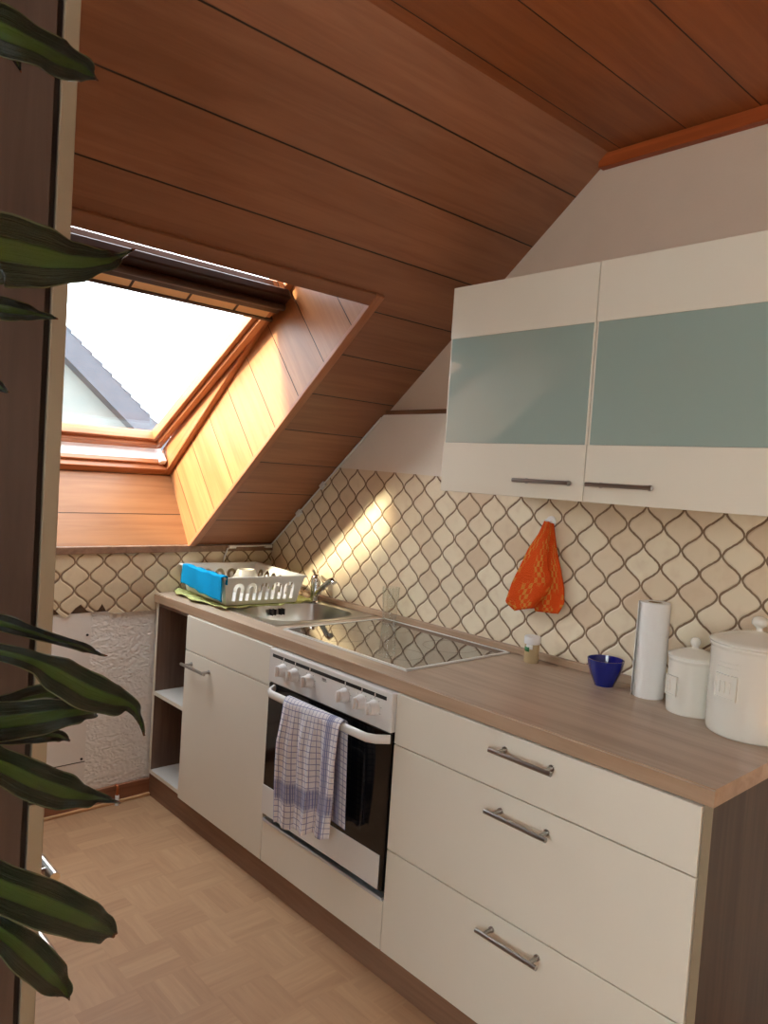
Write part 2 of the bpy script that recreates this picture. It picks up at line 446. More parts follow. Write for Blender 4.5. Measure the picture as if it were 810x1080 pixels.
def mat_knit():
    k = N('orange_knit'); X = k.xyz(True)
    ck = k.n('ShaderNodeTexChecker'); ck.inputs['Scale'].default_value = 11
    k.lk(k.map(k.tc.outputs['UV'], (1, 1.6, 1)), ck.inputs['Vector'])
    n = k.noise(k.tc.outputs['UV'], 3.0, 2)
    wv = k.n('ShaderNodeTexWave'); wv.inputs['Scale'].default_value = 12; wv.inputs['Distortion'].default_value = 2; k.lk(k.tc.outputs['UV'], wv.inputs['Vector'])
    f = k.math('MULTIPLY', k.math('MULTIPLY', ck.outputs['Fac'], k.sst(n, .45, .55)), k.sst(wv.outputs[1], .3, .6))
    col = k.mix(f, lin((234, 88, 32)), lin((222, 172, 80)))
    v = k.n('ShaderNodeTexVoronoi'); v.inputs['Scale'].default_value = 260; k.lk(k.tc.outputs['Object'], v.inputs['Vector'])
    k.bump(v.outputs['Distance'], .004)
    return k.set(col, .9, spec=.1)
M_knit = mat_knit()
def cloth(name, rgb, sc=300):
    k = N(name); n = k.noise(k.tc.outputs['Object'], sc, 2); k.bump(n, .003)
    return k.set(k.mix(n, lin(rgb), lin(tuple(v*.85 for v in rgb))), .95, spec=.1)
M_blue = cloth('turquoise_microfibre', (20, 165, 225), 350)
M_lime = cloth('yellow_green_cloth', (206, 208, 136), 260)
def mat_leaf():
    k = N('striped_leaf'); X = k.xyz(True)
    e = k.math('ABSOLUTE', k.math('SUBTRACT', X[0], .5))
    n = k.noise(k.map(k.tc.outputs['UV'], (26, .8, 1)), 1, 3)
    f = k.sst(k.math('ADD', e, k.math('MULTIPLY', k.math('SUBTRACT', n, .5), .16)), .10, .22, 1, 0)
    col = k.mix(k.math('MULTIPLY', f, .7), lin((14, 30, 14)), lin((62, 84, 26)))
    col = k.mix(k.math('MULTIPLY', k.sst(e, .46, .49), .25), col, lin((170, 164, 120)))  # pale rim paints the backlit sheen along the leaf edges
    tip = k.sst(X[1], .965, .99)
    col = k.mix(tip, col, lin((120, 66, 36)))
    k.bump(k.noise(k.map(k.tc.outputs['UV'], (60, 1, 1)), 1, 2), .0012)
    m = k.set(col, .22, spec=.7)
    # thin leaf lets some light through
    t = k.t; tr = t.nodes.new('ShaderNodeBsdfTranslucent'); t.links.new(col, tr.inputs[0])
    mx = t.nodes.new('ShaderNodeMixShader'); mx.inputs[0].default_value = .22
    t.links.new(k.b.outputs[0], mx.inputs[1]); t.links.new(tr.outputs[0], mx.inputs[2]); t.links.new(mx.outputs[0], t.nodes['Material Output'].inputs[0])
    return m
M_leaf = mat_leaf()
M_cane = plain('dracaena_cane', (140, 116, 84), .8, bump=.003, bscale=40)
M_soil = plain('potting_soil', (52, 38, 28), .95, bump=.004, bscale=60)
M_pot = plain('terracotta_pot', (170, 96, 66), .7)
k = N('roof_tiles_blue_grey'); _X = k.xyz()
_q = k.math('MULTIPLY', _X[1], 3.3); _f = k.math('SUBTRACT', _q, k.math('FLOOR', _q))
M_roof = k.set(k.mix(k.noise(k.tc.outputs['Object'], 6, 3), lin((70, 71, 78)), lin((56, 57, 64))), .8)

# ================================================================== SETTING
XL, YR, ZC, YC = -3.50, -4.80, 2.424, -1.66
# floor
struct(obj(bx(XL, .0, YR, 0, -.12, 0), 'floor', M_floor))
# ceiling: sloped part with the skylight opening, then the flat part
OX0, OX1, OS1 = -1.44, -.433, 1.415
bm = B()
SM = ZC - Z0
smax = SM/ST
slab(bm, [XL-.1, OX0-.017, OX1+.017, .1], [-.05, -.017, OS1+.017, smax], {(1, 1)}, lambda u, v, k: W(u, v, .0 if k == 0 else .12), 0)
yc = -smax*CT
slab(bm, [XL-.1, .1], [YR-.12, yc], set(), lambda u, v, k: (u, v, ZC + (.12 if k else 0)), 1)
struct(obj(bm, 'ceiling', [M_ceil, M_flat]))
# side wall (right): plaster + lower papered layer + tiles
prof = [(.12, -.1), (.12, Z0+.0), (-.0, Z0+.02), (yc, ZC+.02), (YR-.1, ZC+.02), (YR-.1, -.1)]
wr = struct(obj(prism(B(), [(p[0], p[1]) for p in prof], .012, .14, 'x'), 'wall_right', M_upper))
low = [(0, -.02), (0, Z0), (-(1.655-Z0)/.82, 1.655), (YR, 1.655), (YR, -.02)]
obj(prism(B(), low, .0, .014, 'x'), 'wallpaper_layer', M_papers, wr)
TZ = 1.430
tl = [(-.001, .862), (-.001, Z0+.001), (-(TZ-.005-Z0)/.82, TZ+.007), (-1.05, TZ-.004), (-2.6, TZ-.020), (-2.6, .862)]
obj(prism(B(), tl, -.006, .0005, 'x'), 'tile_backsplash', M_tile_r, wr)
# knee wall under the skylight
wb = struct(obj(bx(XL-.1, .12, 0, .12, -.1, Z0), 'wall_back', M_emb))
obj(bx(-1.45, -.838, -.004, .002, .0, .80), 'wall_board', M_board, wb)
obj(bx(-1.45, -.838, -.0052, .0, .196, .199), 'board_joint', M_dark, wb)
for z_ in (.71, .21):
    obj(lathe(B(), [(0, 0), (.005, 0), (.005, .003), (0, .003)], M_=Matrix.Rotation(PI/2, 4, 'X'), c=(-.852, -.0035, z_), seg=12), 'screw', M_dark, wb)
# tiles of the knee wall, lower edge broken along the tile outlines
def ogx(i, z):  # outline of tile column
    return -.829 + i*.11
pts = [(-2.5, 1.06), (0, 1.06), (0, .795)]
pts += [(-.58, .792), (-.76, .790), (-.785, .805), (-.80, .832), (-.815, .808), (-.835, .800), (-.86, .808), (-.885, .835), (-.905, .822), (-.925, .80), (-.945, .785), (-.965, .80), (-.985, .822), (-1.0, .835), (-1.03, .80), (-1.06, .785), (-1.10, .82), (-2.5, .80)]
obj(prism(B(), pts, -.009, .0, 'y'), 'knee_wall_tiles', M_tile_b, wb)
obj(bx(-1.45, -.775, -.0055, .0, .800, .85), 'tile_adhesive', plain('old_adhesive', (104, 78, 58), .95, var=.2, bump=.004, bscale=90), wb)
# other walls
bm = B(); slab(bm, [YR-.1, -4.2, -2.7, .1], [-.1, .9, 2.2, ZC+.1], {(1, 1)}, lambda u, v, k: (XL - (.12 if k else 0), u, v))
struct(obj(bm, 'wall_left', M_papers))
struct(obj(bx(XL-.1, .1, YR-.12, YR, -.1, ZC+.1), 'wall_front', M_papers))
w2 = thing('added_window', '', '', (XL, -3.45, .9)); del w2['label']; del w2['category']; struct(w2)  # assumed window, added as an opening for the fill light
bm = B(); slab(bm, [-4.2, -4.14, -3.48, -3.42, -2.76, -2.7], [.9, .96, 2.14, 2.2], {(1, 1), (3, 1)}, lambda u, v, k: (XL - .03 - (.05 if k else 0), u, v))
obj(bm, 'window_frame', M_white, w2)
obj(bx(XL-.058, XL-.052, -4.14, -3.48, .96, 2.14), 'pane', M_pane, w2)
obj(bx(XL-.058, XL-.052, -3.42, -2.76, .96, 2.14), 'pane', M_pane, w2)
# baseboard on the knee wall
bb = struct(obj(bx(XL, -.56, -.016, 0, 0, .072, .003), 'baseboard_back', M_base))
obj(bx(XL, -.56, -.028, -.015, 0, .013, .004), 'quarter_round', M_quarter, bb)
struct(obj(bx(-.013, .0, YR, -.0, 0, .07), 'baseboard_right', M_base))
# trims
struct(obj(bx(-.012, .02, -2.6, -.745, 1.655, 1.671, .002), 'trim_1', M_ledge))          # ledge on top of the papered layer
struct(obj(bx(-.016, .013, YR, yc+.03, ZC-.040, ZC-.001, .002), 'trim_2', M_trimred))     # board under the flat ceiling
struct(obj(bx(XL, -.0, -.016, .0, Z0-.030, Z0-.002, .002), 'trim_3', M_plinth))        # strip above the knee wall tiles

# ------------------------------------------------------------------ skylight, in its own tilted frame (x, -s, d)
win = thing('window_1', '', '', (0, 0, Z0)); del win['label']; del win['category']; struct(win)
win.rotation_euler = (-TH, 0, 0)
def wbx(x0, x1, s0, s1, d0, d1, bev=0): return bx(x0, x1, -s1, -s0, d0, d1, bev)
def wob(bm, name, mat, par=win, **kw): return obj(bm, name, mat, par, local=True, **kw)
DF, SF = .36, 1.235
# reveals
def revside(x0, x1):
    return prism(B(), [(-0.0, 0), (-.03, DF), (-SF, DF), (-OS1, 0)], x0, x1, 'x')
wob(revside(OX1, OX1+.018), 'side_lining', M_reveal)
wob(revside(OX0-.018, OX0), 'side_lining', M_reveal)
bm = B(); prism(bm, [(0, -.0), (-.03, DF), (-.012, DF), (.018, -.0)], OX0, OX1, 'x'); wob(bm, 'bottom_lining', M_revealb)
bm = B(); prism(bm, [(-OS1, 0), (-SF, DF), (-SF-.018, DF), (-OS1-.018, 0)], OX0, OX1, 'x'); wob(bm, 'top_lining', M_revealb)
# casing strips on the room side
wob(wbx(OX1-.002, OX1+.032, -.012, OS1+.045, -.013, .003, .003), 'casing', M_casing)
wob(wbx(OX0-.032, OX0+.002, -.012, OS1+.045, -.013, .003, .003), 'casing', M_casing)
wob(wbx(OX0-.0, OX1+.0, OS1-.002, OS1+.045, -.010, .003, .003), 'casing', M_ceil)
# fixed frame
fx0, fx1 = OX0+.028, OX1-.028
wob(wbx(OX1-.028, OX1+.02, -.03, SF+.02, DF-.004, DF+.10, .004), 'frame_stile', M_framey)
wob(wbx(OX0-.02, OX0+.028, -.03, SF+.02, DF-.004, DF+.10, .004), 'frame_stile', M_framey)
bm = B(); box(bm, fx0, fx1, -.062, .03, DF-.004, DF+.022, .003); box(bm, fx0, fx1, -.075, .03, DF+.022, DF+.045, .003); wob(bm, 'frame_rail', M_frame)
wob(wbx(fx0, fx1, SF-.025, SF+.02, DF-.004, DF+.10, .004), 'frame_rail', M_frame)
wob(prism(B(), [(-.070, DF+.046), (.03, DF+.046), (.03, DF+.20), (-.055, DF+.20)], fx0, fx1, 'x'), 'flashing', M_flash)
wob(wbx(fx1-.035, fx1-.006, .066, .094, DF+.02, DF+.07, .004), 'corner_bracket', M_flash)
# pivoting sash: inner face d = .40 - .147 (s - .60)
sash = bpy.data.objects.new('sash', None); COL.objects.link(sash); sash.parent = win
sash.location = (0, -.60, .40); sash.rotation_euler = (math.atan(.147), 0, 0)
def sbx(x0, x1, s0, s1, d0, d1, bev=0): return bx(x0, x1, -(s1-.6), -(s0-.6), d0, d1, bev)
sx0, sx1 = fx0+.004, fx1-.004
SB, ST_ = .065, 1.152
bm = sbx(sx1-.030, sx1, SB, ST_, -.012, .055, .004); box(bm, sx1-.052, sx1-.028, -(ST_-.6), -(SB-.6), .004, .05, .003); wob(bm, 'sash_stile', M_framey, sash)
bm = sbx(sx0, sx0+.030, SB, ST_, -.012, .055, .004); box(bm, sx0+.028, sx0+.052, -(ST_-.6), -(SB-.6), .004, .05, .003); wob(bm, 'sash_stile', M_framey, sash)
bm = sbx(sx0+.03, sx1-.03, SB, SB+.035, -.012, .055, .004); box(bm, sx0+.05, sx1-.05, -(SB+.055-.6), -(SB+.033-.6), .004, .05, .003); wob(bm, 'sash_rail', M_frame, sash)
bm = sbx(sx0, sx1, 1.072, ST_+.018, -.030, .008, .006); box(bm, sx0, sx1, -(ST_-.6), -(1.055-.6), .004, .050, .003); wob(bm, 'sash_rail', M_railw, sash)
bm = sbx(sx0+.05, sx1-.02, 1.026, 1.068, -.014, .006, .002); ti = wob(bm, 'ventilation_strip', M_tan, sash)
bm = B()
for xx in (-1.30, -1.15, -1.0, -.80, -.62): box(bm, xx-.004, xx+.004, -(1.070-.6), -(1.024-.6), -.016, .0)
box(bm, sx0+.04, sx1+.012, -(1.028-.6), -(1.014-.6), -.018, .004, .002)
wob(bm, 'ventilation_grille', M_railw, sash)
bm = B(); tube(bm, [(sx0+.02, -(1.125-.6), -.042), (sx1-.01, -(1.125-.6), -.042)], .013, 12); wob(bm, 'opening_bar', M_railw, sash, auto=40)
wob(sbx(sx0+.045, sx1-.045, SB+.05, 1.04, .022, .028), 'pane', M_pane, sash)
# outer roof skin stub round the window so no light slips behind the linings
bm = B()
slab(bm, [XL-.1, OX0-.018, OX1+.018, .1], [-.05, -.012, SF+.018, smax+.4], {(1, 1)}, lambda u, v, k: (u, -v, .37+(.05 if k else 0)))
wob(bm, 'outer_roof', M_dark)

# ------------------------------------------------------------------ outside
GZ = -5.0
struct(obj(bx(-30, 30, .3, 60, GZ-.2, GZ), 'ground', plain('lawn', (70, 90, 50), .95)))
nh = thing('neighbour_house', 'pale gabled house with blue-grey tiled roof, seen through the skylight', 'house', (-1, 13, GZ))
RX, RZ, SL = -1.0, 5.55, -.86
def rz(x): return RZ + SL*abs(x-RX) if True else 0
wl = 6.2
obj(prism(B(), [(RX-wl, GZ), (RX-wl, RZ-SL*-wl - .0), (RX, RZ), (RX+wl, RZ+SL*wl), (RX+wl, GZ)], 9.0, 17.0, 'y'), 'gable_wall', M_gable, nh)
for sgn in (1, -1):
    bm = B(); n = 34
    nx, nz = .652, .758
    p = lambda t, h: (RX+sgn*(t*.758+h*.652), RZ-t*.652+h*.758)
    prism(bm, [p(0, -.02), p(n*.215, -.02), p(n*.215, .30), p(0, .30)], 8.75, 17.2, 'y')
    for i in range(n):   # courses of tiles, each a step at the verge
        a = i*.215; b = a+.235
        prism(bm, [p(a, .295), p(b, .295), p(b, .345), p(a, .305)], 8.75, 17.2, 'y')
    obj(bm, 'roof', M_roof, nh)
bm = B(); box(bm, 1.35, 2.52, 8.95, 9.02, .6, 1.86, .01); obj(bm, 'window', M_shutter, nh)
bm = B()
for i in range(12): box(bm, 1.38, 2.49, 8.93, 8.96, .68+i*.096, .68+i*.096+.07)
obj(bm, 'shutter', plain('shutter_pale', (120, 130, 140), .6), nh)

# ================================================================== FITTED KITCHEN
ZT, TK, XE, XF, XB = .863, .0355, -.5805, -.5876, -.57
Y1, Y2, Y3, Y4 = -.3108, -.8999, -1.5018, -2.3696
ZK = .1006; ZU = ZT-TK
g = .0015
def handle(parent, x, ya, yb, z, vert=False, r=.0058, off=.034):
    """straight bar handle on a front whose face is at x"""
    L = abs(yb-ya); bm = B()
    tube(bm, [(x-off, ya, z), (x-off, yb, z)], r, 14)
    s_ = .022 if ya < yb else -.022
    for yy in (ya+s_, yb-s_):
        tube(bm, [(x+.0005, yy, z), (x-off, yy, z)], r*.85, 12)
        lathe(bm, [(0, 0), (r*1.35, 0), (r*1.35, .003), (0, .003)], M_=Matrix.Rotation(-PI/2, 4, 'Y'), c=(x, yy, z), seg=14)
    return obj(bm, 'handle', M_steel, parent, auto=40)

# worktop with sink cut-out
wt = thing('worktop', 'long grey-brown wood-look kitchen worktop running along the tiled wall', 'worktop', (-.3, -1.2, ZU))
bm = B()
slab(bm, [XE, -.480, -.045, -.007], [Y4, -.765, -.36, -.002], {(1, 1)}, lambda u, v, k: (u, v, ZT if k == 0 else ZU))
es = [e for e in bm.edges if all(abs(v.co.x-XE) < 1e-4 and abs(v.co.z-ZT) < 1e-4 for v in e.verts)]
bmesh.ops.bevel(bm, geom=es, offset=.004, segments=3, affect='EDGES')
for f in bm.faces:
    c = f.calc_center_median()
    if c.z < ZT-.004 or abs(f.normal.z) < .5: f.material_index = 1
obj(bm, 'countertop', [M_worktop, M_edge], wt)
obj(bx(-.024, -.0065, Y4, -.010, ZT, ZT+.024, .004), 'upstand', M_edge, wt)

# plinth
tag(obj(bx(-.563, -.548, -2.356, -.012, 0, ZK-.001, .001), 'plinth', M_plinth, loc=(-.555, -1.2, 0)), 'long brown wood-look plinth under the base cabinets, on the floor', 'plinth')

# open shelf unit next to the knee wall
su = thing('open_shelf_unit', 'narrow open dark oak shelf unit at the knee wall end of the worktop', 'shelf', (-.3, -.17, ZK))
ya, yb = -.018, Y1+.001
bm = bx(XB, -.03, ya-.018, ya, ZK, ZU); obj(bm, 'side_panel', M_oak_lit, su)
obj(bx(XB, -.03, yb, yb+.018, ZK, ZU), 'side_panel', M_oak_lit, su)
obj(bx(-.05, -.032, yb+.018, ya-.018, ZK, ZU), 'back_panel', M_oak_lit, su)
M_shelf = plain('pale_shelf', (214, 206, 196), .5)
obj(bx(XB, -.05, yb+.018, ya-.018, .436, .452), 'shelf', M_shelf, su)
obj(bx(XB, -.05, yb+.018, ya-.018, ZK, ZK+.016), 'bottom_panel', M_shelf, su)
bm = B()
box(bm, XB-.0015, XB, ya-.018, ya, ZK, ZU); box(bm, XB-.0015, XB, yb, yb+.018, ZK, ZU)
box(bm, XB-.0015, XB, yb+.018, ya-.018, .436, .452); box(bm, XB-.0015, XB, yb+.018, ya-.018, ZK, ZK+.016)
obj(bm, 'edge_banding', M_front, su)
obj(bx(XB, -.48, yb+.018, ya-.018, ZU-.016, ZU), 'top_rail', M_oak_lit, su)

# sink base cabinet
sc = thing('sink_cabinet', 'cream base cabinet with one door beneath the sink, beside the open shelves', 'cabinet', (-.3, (Y1+Y2)/2, ZK))
obj(bx(XB+.001, -.03, Y2+.001, Y1-.001, ZK, .68), 'body', M_front, sc)
obj(bx(XB+.001, -.52, Y2+.001, Y1-.001, .68, ZU), 'front_rail', M_front, sc)
obj(bx(XF, XB, Y2+g, Y1-g, .6925, ZU-.003, .0015), 'false_front', M_front, sc)
dr = obj(bx(XF, XB, Y2+g, Y1-g, ZK+.001, .6895, .0015), 'door', M_front, sc)
handle(dr, XF, -.346, -.522, .645)

# oven housing
oh = thing('oven_cabinet', 'cream oven housing with a low filler front under the built-in oven', 'cabinet', (-.3, (Y2+Y3)/2, ZK))
bm = B(); box(bm, XB+.001, -.03, Y3+.001, Y3+.015, ZK, ZU); box(bm, XB+.001, -.03, Y2-.015, Y2-.001, ZK, ZU); box(bm, XB+.001, -.03, Y3+.015, Y2-.015, ZK, .235)
obj(bm, 'body', M_front, oh)
obj(bx(XF, XB, Y3+g, Y2-g, ZK+.001, .238, .0015), 'filler_front', M_front, oh)
obj(bx(XF-.004, XB, Y3+.004, Y2-.004, .239, .249, .002), 'metal_strip', M_alu, oh)

# built-in oven
ov = thing('oven', 'white built-in oven with six knobs and black glass door', 'oven', (-.3, (Y2+Y3)/2, .25))
oy0, oy1 = Y3+.003, Y2-.003
obj(bx(XB+.004, -.06, Y3+.017, Y2-.017, .250, ZU-.004), 'body', M_black, ov)
cp = obj(bx(XF-.012, XB+.003, oy0, oy1, .714, ZU-.004, .003), 'control_panel', M_white, ov)
XP = XF-.012
bm = bx(XP-.0006, XP+.001, -1.475, -.922, .799, .8095); obj(bm, 'display_strip', M_black, ov)
for yy in (-.985, -1.048, -1.125, -1.297, -1.372, -1.428): obj(bx(XP-.0012, XP, yy-.0022, yy+.0022, .800, .8085), 'scale_mark', M_white, ov)
bm = B()
for i in range(4): box(bm, XP-.0008, XP, -1.190-i*.0055, -1.187-i*.0055, .788, .794)
box(bm, XP-.0008, XP, -1.209, -1.187, .7845, .7858)
obj(bm, 'badge', plain('grey_print', (120, 118, 116), .5), ov)
for yy in (-.985, -1.048, -1.125, -1.297, -1.372, -1.428):
    R_ = Matrix.Rotation(-PI/2, 4, 'Y')
    bm = B(); lathe(bm, [(0, 0), (.0215, 0), (.0215, .004), (.019, .007), (.0175, .022), (.016, .0245), (0, .0245)], M_=R_, c=(XP, yy, .768), seg=32)
    box(bm, XP-.033, XP-.022, yy-.004, yy+.004, .768-.0165, .768+.0165, .002)
    kn = obj(bm, 'knob', M_knob, ov, auto=35)
    bm = B()
    for q in range(7):
        an = PI*(-.15+q*1.3/6); box(bm, XP-.0006, XP, yy+.0275*math.cos(an)-.001, yy+.0275*math.cos(an)+.001, .768+.0275*math.sin(an)-.001, .768+.0275*math.sin(an)+.001)
    obj(bm, 'dial_print', M_black, kn)
XD = XF-.008
bm = bx(XD, XB+.003, oy0+.0, oy1, .268, .709, .003)
dg = obj(bm, 'door', M_oven, ov)
obj(bx(XD-.0025, XD+.001, oy0+.014, oy1-.001, .270, .366, .001), 'lower_trim', M_white, dg)
bm = B()   # inner window frame, faintly visible
slab(bm, [-1.40, -1.392, -1.008, -1.0], [.40, .408, .622, .63], {(1, 1)}, lambda u, v, k: (XD-.0004 if k == 0 else XD+.001, u, v))
obj(bm, 'inner_window', plain('dark_window_edge', (34, 34, 36), .2), dg)
# bow handle
hp = []
for i in range(25):
    t = i/24; yy = -.937 + (-1.497+.937)*t
    e = min(t, 1-t)/.10
    off = .046*(1-(1-min(e, 1))**2.2) + .002
    hp.append((XD-off, yy, .697))
bm = B(); tube(bm, hp, .0075, 16, flat=(1.75, 1.0)); obj(bm, 'handle', M_white, dg, auto=50)
# vent gap under the control panel
obj(bx(XB-.004, XB+.002, oy0, oy1, .709, .714), 'gap', M_black, ov)

# drawer cabinet
dc = thing('drawer_cabinet', 'wide cream base cabinet with three drawers and a dark oak end panel', 'cabinet', (-.3, (Y3+Y4)/2, ZK))
yE = -2.352
obj(bx(XB+.001, -.03, yE, Y3-.001, ZK, ZU), 'body', M_front, dc)
for a, b, hz, in ((.6865, ZU-.003, .787), (.3905, .6835, .639), (ZK+.001, .3875, .349)):
    d_ = obj(bx(XF, XB, yE+g, Y3-g, a, b, .0015), 'drawer', M_front, dc)
    handle(d_, XF, -1.857, -2.033, hz)
obj(bx(XB-.010, -.012, yE-.0172, yE-.0005, .002, ZU), 'end_panel', M_oak_shaded, dc)
obj(bx(XB-.0118, XB-.010, yE-.0172, yE-.0005, .002, ZU), 'end_panel_edge', M_frontedge, dc)

# ------------------------------------------------------------------ hob
hb = thing('hob', 'black ceramic hob with a thin metal rim set in the worktop', 'hob', (-.27, -1.15, ZT))
hx0, hx1, hy0, hy1 = -.508, -.036, -1.452, -.842
bm = B(); slab(bm, [hx0, hx0+.008, hx1-.008, hx1], [hy0, hy0+.008, hy1-.008, hy1], {(1, 1)}, lambda u, v, k: (u, v, ZT+.0055 if k == 0 else ZT))
obj(bm, 'rim', plain('pale_hob_rim', (232, 232, 228), .3, .3, var=0), hb)
obj(bx(hx0+.0075, hx1-.0075, hy0+.0075, hy1-.0075, ZT, ZT+.0042), 'glass_plate', M_hob, hb)
for (cx_, cy_, r_) in ((-.39, -1.0, .105), (-.16, -1.0, .075), (-.39, -1.30, .075), (-.16, -1.30, .09)):
    bm = B(); lathe(bm, [(r_, 0), (r_, .0002), (r_-.0012, .0002), (r_-.0012, 0)], c=(cx_, cy_, ZT+.0042), seg=64)
    obj(bm, 'cooking_zone', M_ring, hb)

# ------------------------------------------------------------------ sink
sk = thing('sink', 'brushed steel inset sink with rounded basin between dish rack and hob', 'sink', (-.26, -.42, ZT))
def superr(an, hx, hy, e):
    c, s = abs(math.cos(an)), abs(math.sin(an)); r = ((c/hx)**e + (s/hy)**e)**(-1/e); return r*math.cos(an), r*math.sin(an)
bcx, bcy = -.262, -.590; NS = 72
ox0, ox1, oy0_, oy1_ = -.502, -.030, -.787, -.075
def outer(an):
    c, s = math.cos(an), math.sin(an); ts = []
    if c > 1e-9: ts.append((ox1-bcx)/c)
    if c < -1e-9: ts.append((ox0-bcx)/c)
    if s > 1e-9: ts.append((oy1_-bcy)/s)
    if s < -1e-9: ts.append((oy0_-bcy)/s)
    t = min(ts); return c*t, s*t
angs = [2*PI*i/NS for i in range(NS)]
for (qx, qy) in ((ox0, oy0_), (ox1, oy0_), (ox0, oy1_), (ox1, oy1_)):
    an = math.atan2(qy-bcy, qx-bcx) % (2*PI)
    i = min(range(NS), key=lambda i_: abs(angs[i_]-an)); angs[i] = an
loops = []
def lp(fn, z): loops.append([(bcx+fn(a)[0], bcy+fn(a)[1], ZT+z) for a in angs])
lp(outer, .0); lp(outer, .0035); lp(lambda a: tuple(v*.985 for v in outer(a)), .005)
lp(lambda a: tuple(v*.95 for v in outer(a)), .0032)
lp(lambda a: superr(a, .205, .168, 3.2), .0032); lp(lambda a: superr(a, .199, .162, 3.2), .0)
lp(lambda a: superr(a, .188, .152, 3.0), -.06); lp(lambda a: superr(a, .172, .138, 3.0), -.125); lp(lambda a: superr(a, .135, .105, 2.6), -.148)
lp(lambda a: superr(a, .03, .03, 2), -.152); lp(lambda a: superr(a, .001, .001, 2), -.152)
bm = B(); R2 = [[bm.verts.new(p) for p in L_] for L_ in loops]
for a, b in zip(R2, R2[1:]):
    for i in range(NS): j = (i+1) % NS; bm.faces.new((a[i], a[j], b[j], b[i]))
obj(bm, 'basin', M_sink, sk, auto=50)
for q_ in (-.034, -.020, .008, .022):
    xx = bcx+.010+q_; obj(bx(xx-.0018, xx+.0018, bcy+.135, bcy+.1615, ZT-.038, ZT-.014), 'overflow_slot', M_black, sk)
bm = B(); lathe(bm, [(0, 0), (.036, 0), (.038, .002), (.03, .003), (.0, .001)], c=(bcx, bcy, ZT-.151), seg=32); obj(bm, 'drain', M_chrome, sk, auto=40)
bm = B()
for i in range(6): box(bm, -.44+i*.055, -.425+i*.055, -.36, -.12, ZT+.0028, ZT+.0045, .0006)
obj(bm, 'draining_ribs', M_sink, sk)

# ------------------------------------------------------------------ tap
TX, TY = -.078, -.452
tp = thing('tap', 'chrome mixer tap at the rear of the steel sink', 'tap', (TX, TY, ZT+.003))
bm = B(); lathe(bm, [(0, 0), (.025, 0), (.025, .005), (.019, .008), (.019, .075), (.021, .078), (.021, .105), (.017, .112), (0, .114)], c=(TX, TY, ZT+.003), seg=28)
obj(bm, 'body', M_chrome, tp, auto=40)
bm = B(); d = Vector((-.20, -.98, 0)).normalized()
q0 = Vector((TX, TY, ZT+.030)); pts_ = [q0, q0+d*.03+Vector((0, 0, .022)), q0+d*.085+Vector((0, 0, .058)), q0+d*.14+Vector((0, 0, .088)), q0+d*.155+Vector((0, 0, .090)), q0+d*.165+Vector((0, 0, .080))]
tube(bm, pts_, [.012, .012, .0115, .011, .012, .012], 16); obj(bm, 'spout', M_chrome, tp, auto=50)
bm = B(); tube(bm, [(TX, TY, ZT+.112), (TX+.02, TY+.035, ZT+.121), (TX+.035, TY+.065, ZT+.126)], [.010, .007, .006], 12); obj(bm, 'lever', M_chrome, tp, auto=50)

# ------------------------------------------------------------------ wall cabinet
WX, WY0, WYM, WY1, WZB, WZT, G1, G2 = -.36, -1.3947, -1.8884, -2.382, 1.3821, 1.9825, 1.5256, 1.8322
wc = thing('wall_cabinet', 'cream wall cabinet with frosted teal glass bands, hung above the worktop', 'cabinet', (-.18, WYM, WZB))
obj(bx(WX+.0215, -.0065, WY1+.002, WY0-.002, WZB+.002, WZT-.002, .001), 'body', M_wcab, wc)
for (a, b, ha, hb_) in ((WY0, WYM, -1.690, -1.866), (WYM, WY1, -1.916, -2.091)):
    y0, y1 = b+g, a-g
    d_ = obj(bx(WX, WX+.019, y0, y1, G1, G2), 'door', M_wcab, wc) if False else None
    bm = B(); box(bm, WX, WX+.019, y0, y1, WZB, G1, .0012); box(bm, WX, WX+.019, y0, y1, G2, WZT, .0012)
    box(bm, WX+.003, WX+.019, y0, y0+.006, G1, G2); box(bm, WX+.003, WX+.019, y1-.006, y1, G1, G2)
    d_ = obj(bm, 'door', M_wcab, wc)
    obj(bx(WX+.001, WX+.007, y0+.006, y1-.006, G1+.0005, G2-.0005), 'glass_band', M_frost, d_)
    handle(d_, WX, ha, hb_, 1.4265, r=.0055)

# ------------------------------------------------------------------ tall cabinet on the left
TCX, TCY = -1.659, -1.930
tc = thing('tall_cabinet', 'tall dark wood-look cabinet with cream fronts at the left edge', 'cabinet', (-1.96, TCY+.2, 0))
obj(bx(-2.285, TCX-.029, TCY+.0, TCY+.395, .0, 2.22, .001), 'body', M_oakshade, tc)
obj(bx(TCX-.029, TCX-.021, TCY+.006, TCY+.390, .1, 2.215), 'seal', M_dark, tc)
zs = (.10, .572, .7455, .945, 2.218)
for i in range(4):
    nm = 'door' if i in (0, 3) else 'drawer'
    d_ = obj(bx(TCX-.020, TCX, TCY+.001, TCY+.396, zs[i]+g, zs[i+1]-g, .0015), nm, M_frontedge, tc)
    if i in (1, 2):
        zz = (.694, .808)[i-1]
        bm = B(); tube(bm, [(TCX+.034, TCY+.045, zz), (TCX+.034, TCY+.35, zz)], .0075, 16)
        for yy in (TCY+.070, TCY+.325): tube(bm, [(TCX-.0005, yy, zz), (TCX+.034, yy, zz)], .006, 12)
        obj(bm, 'handle', M_steel, d_, auto=40)

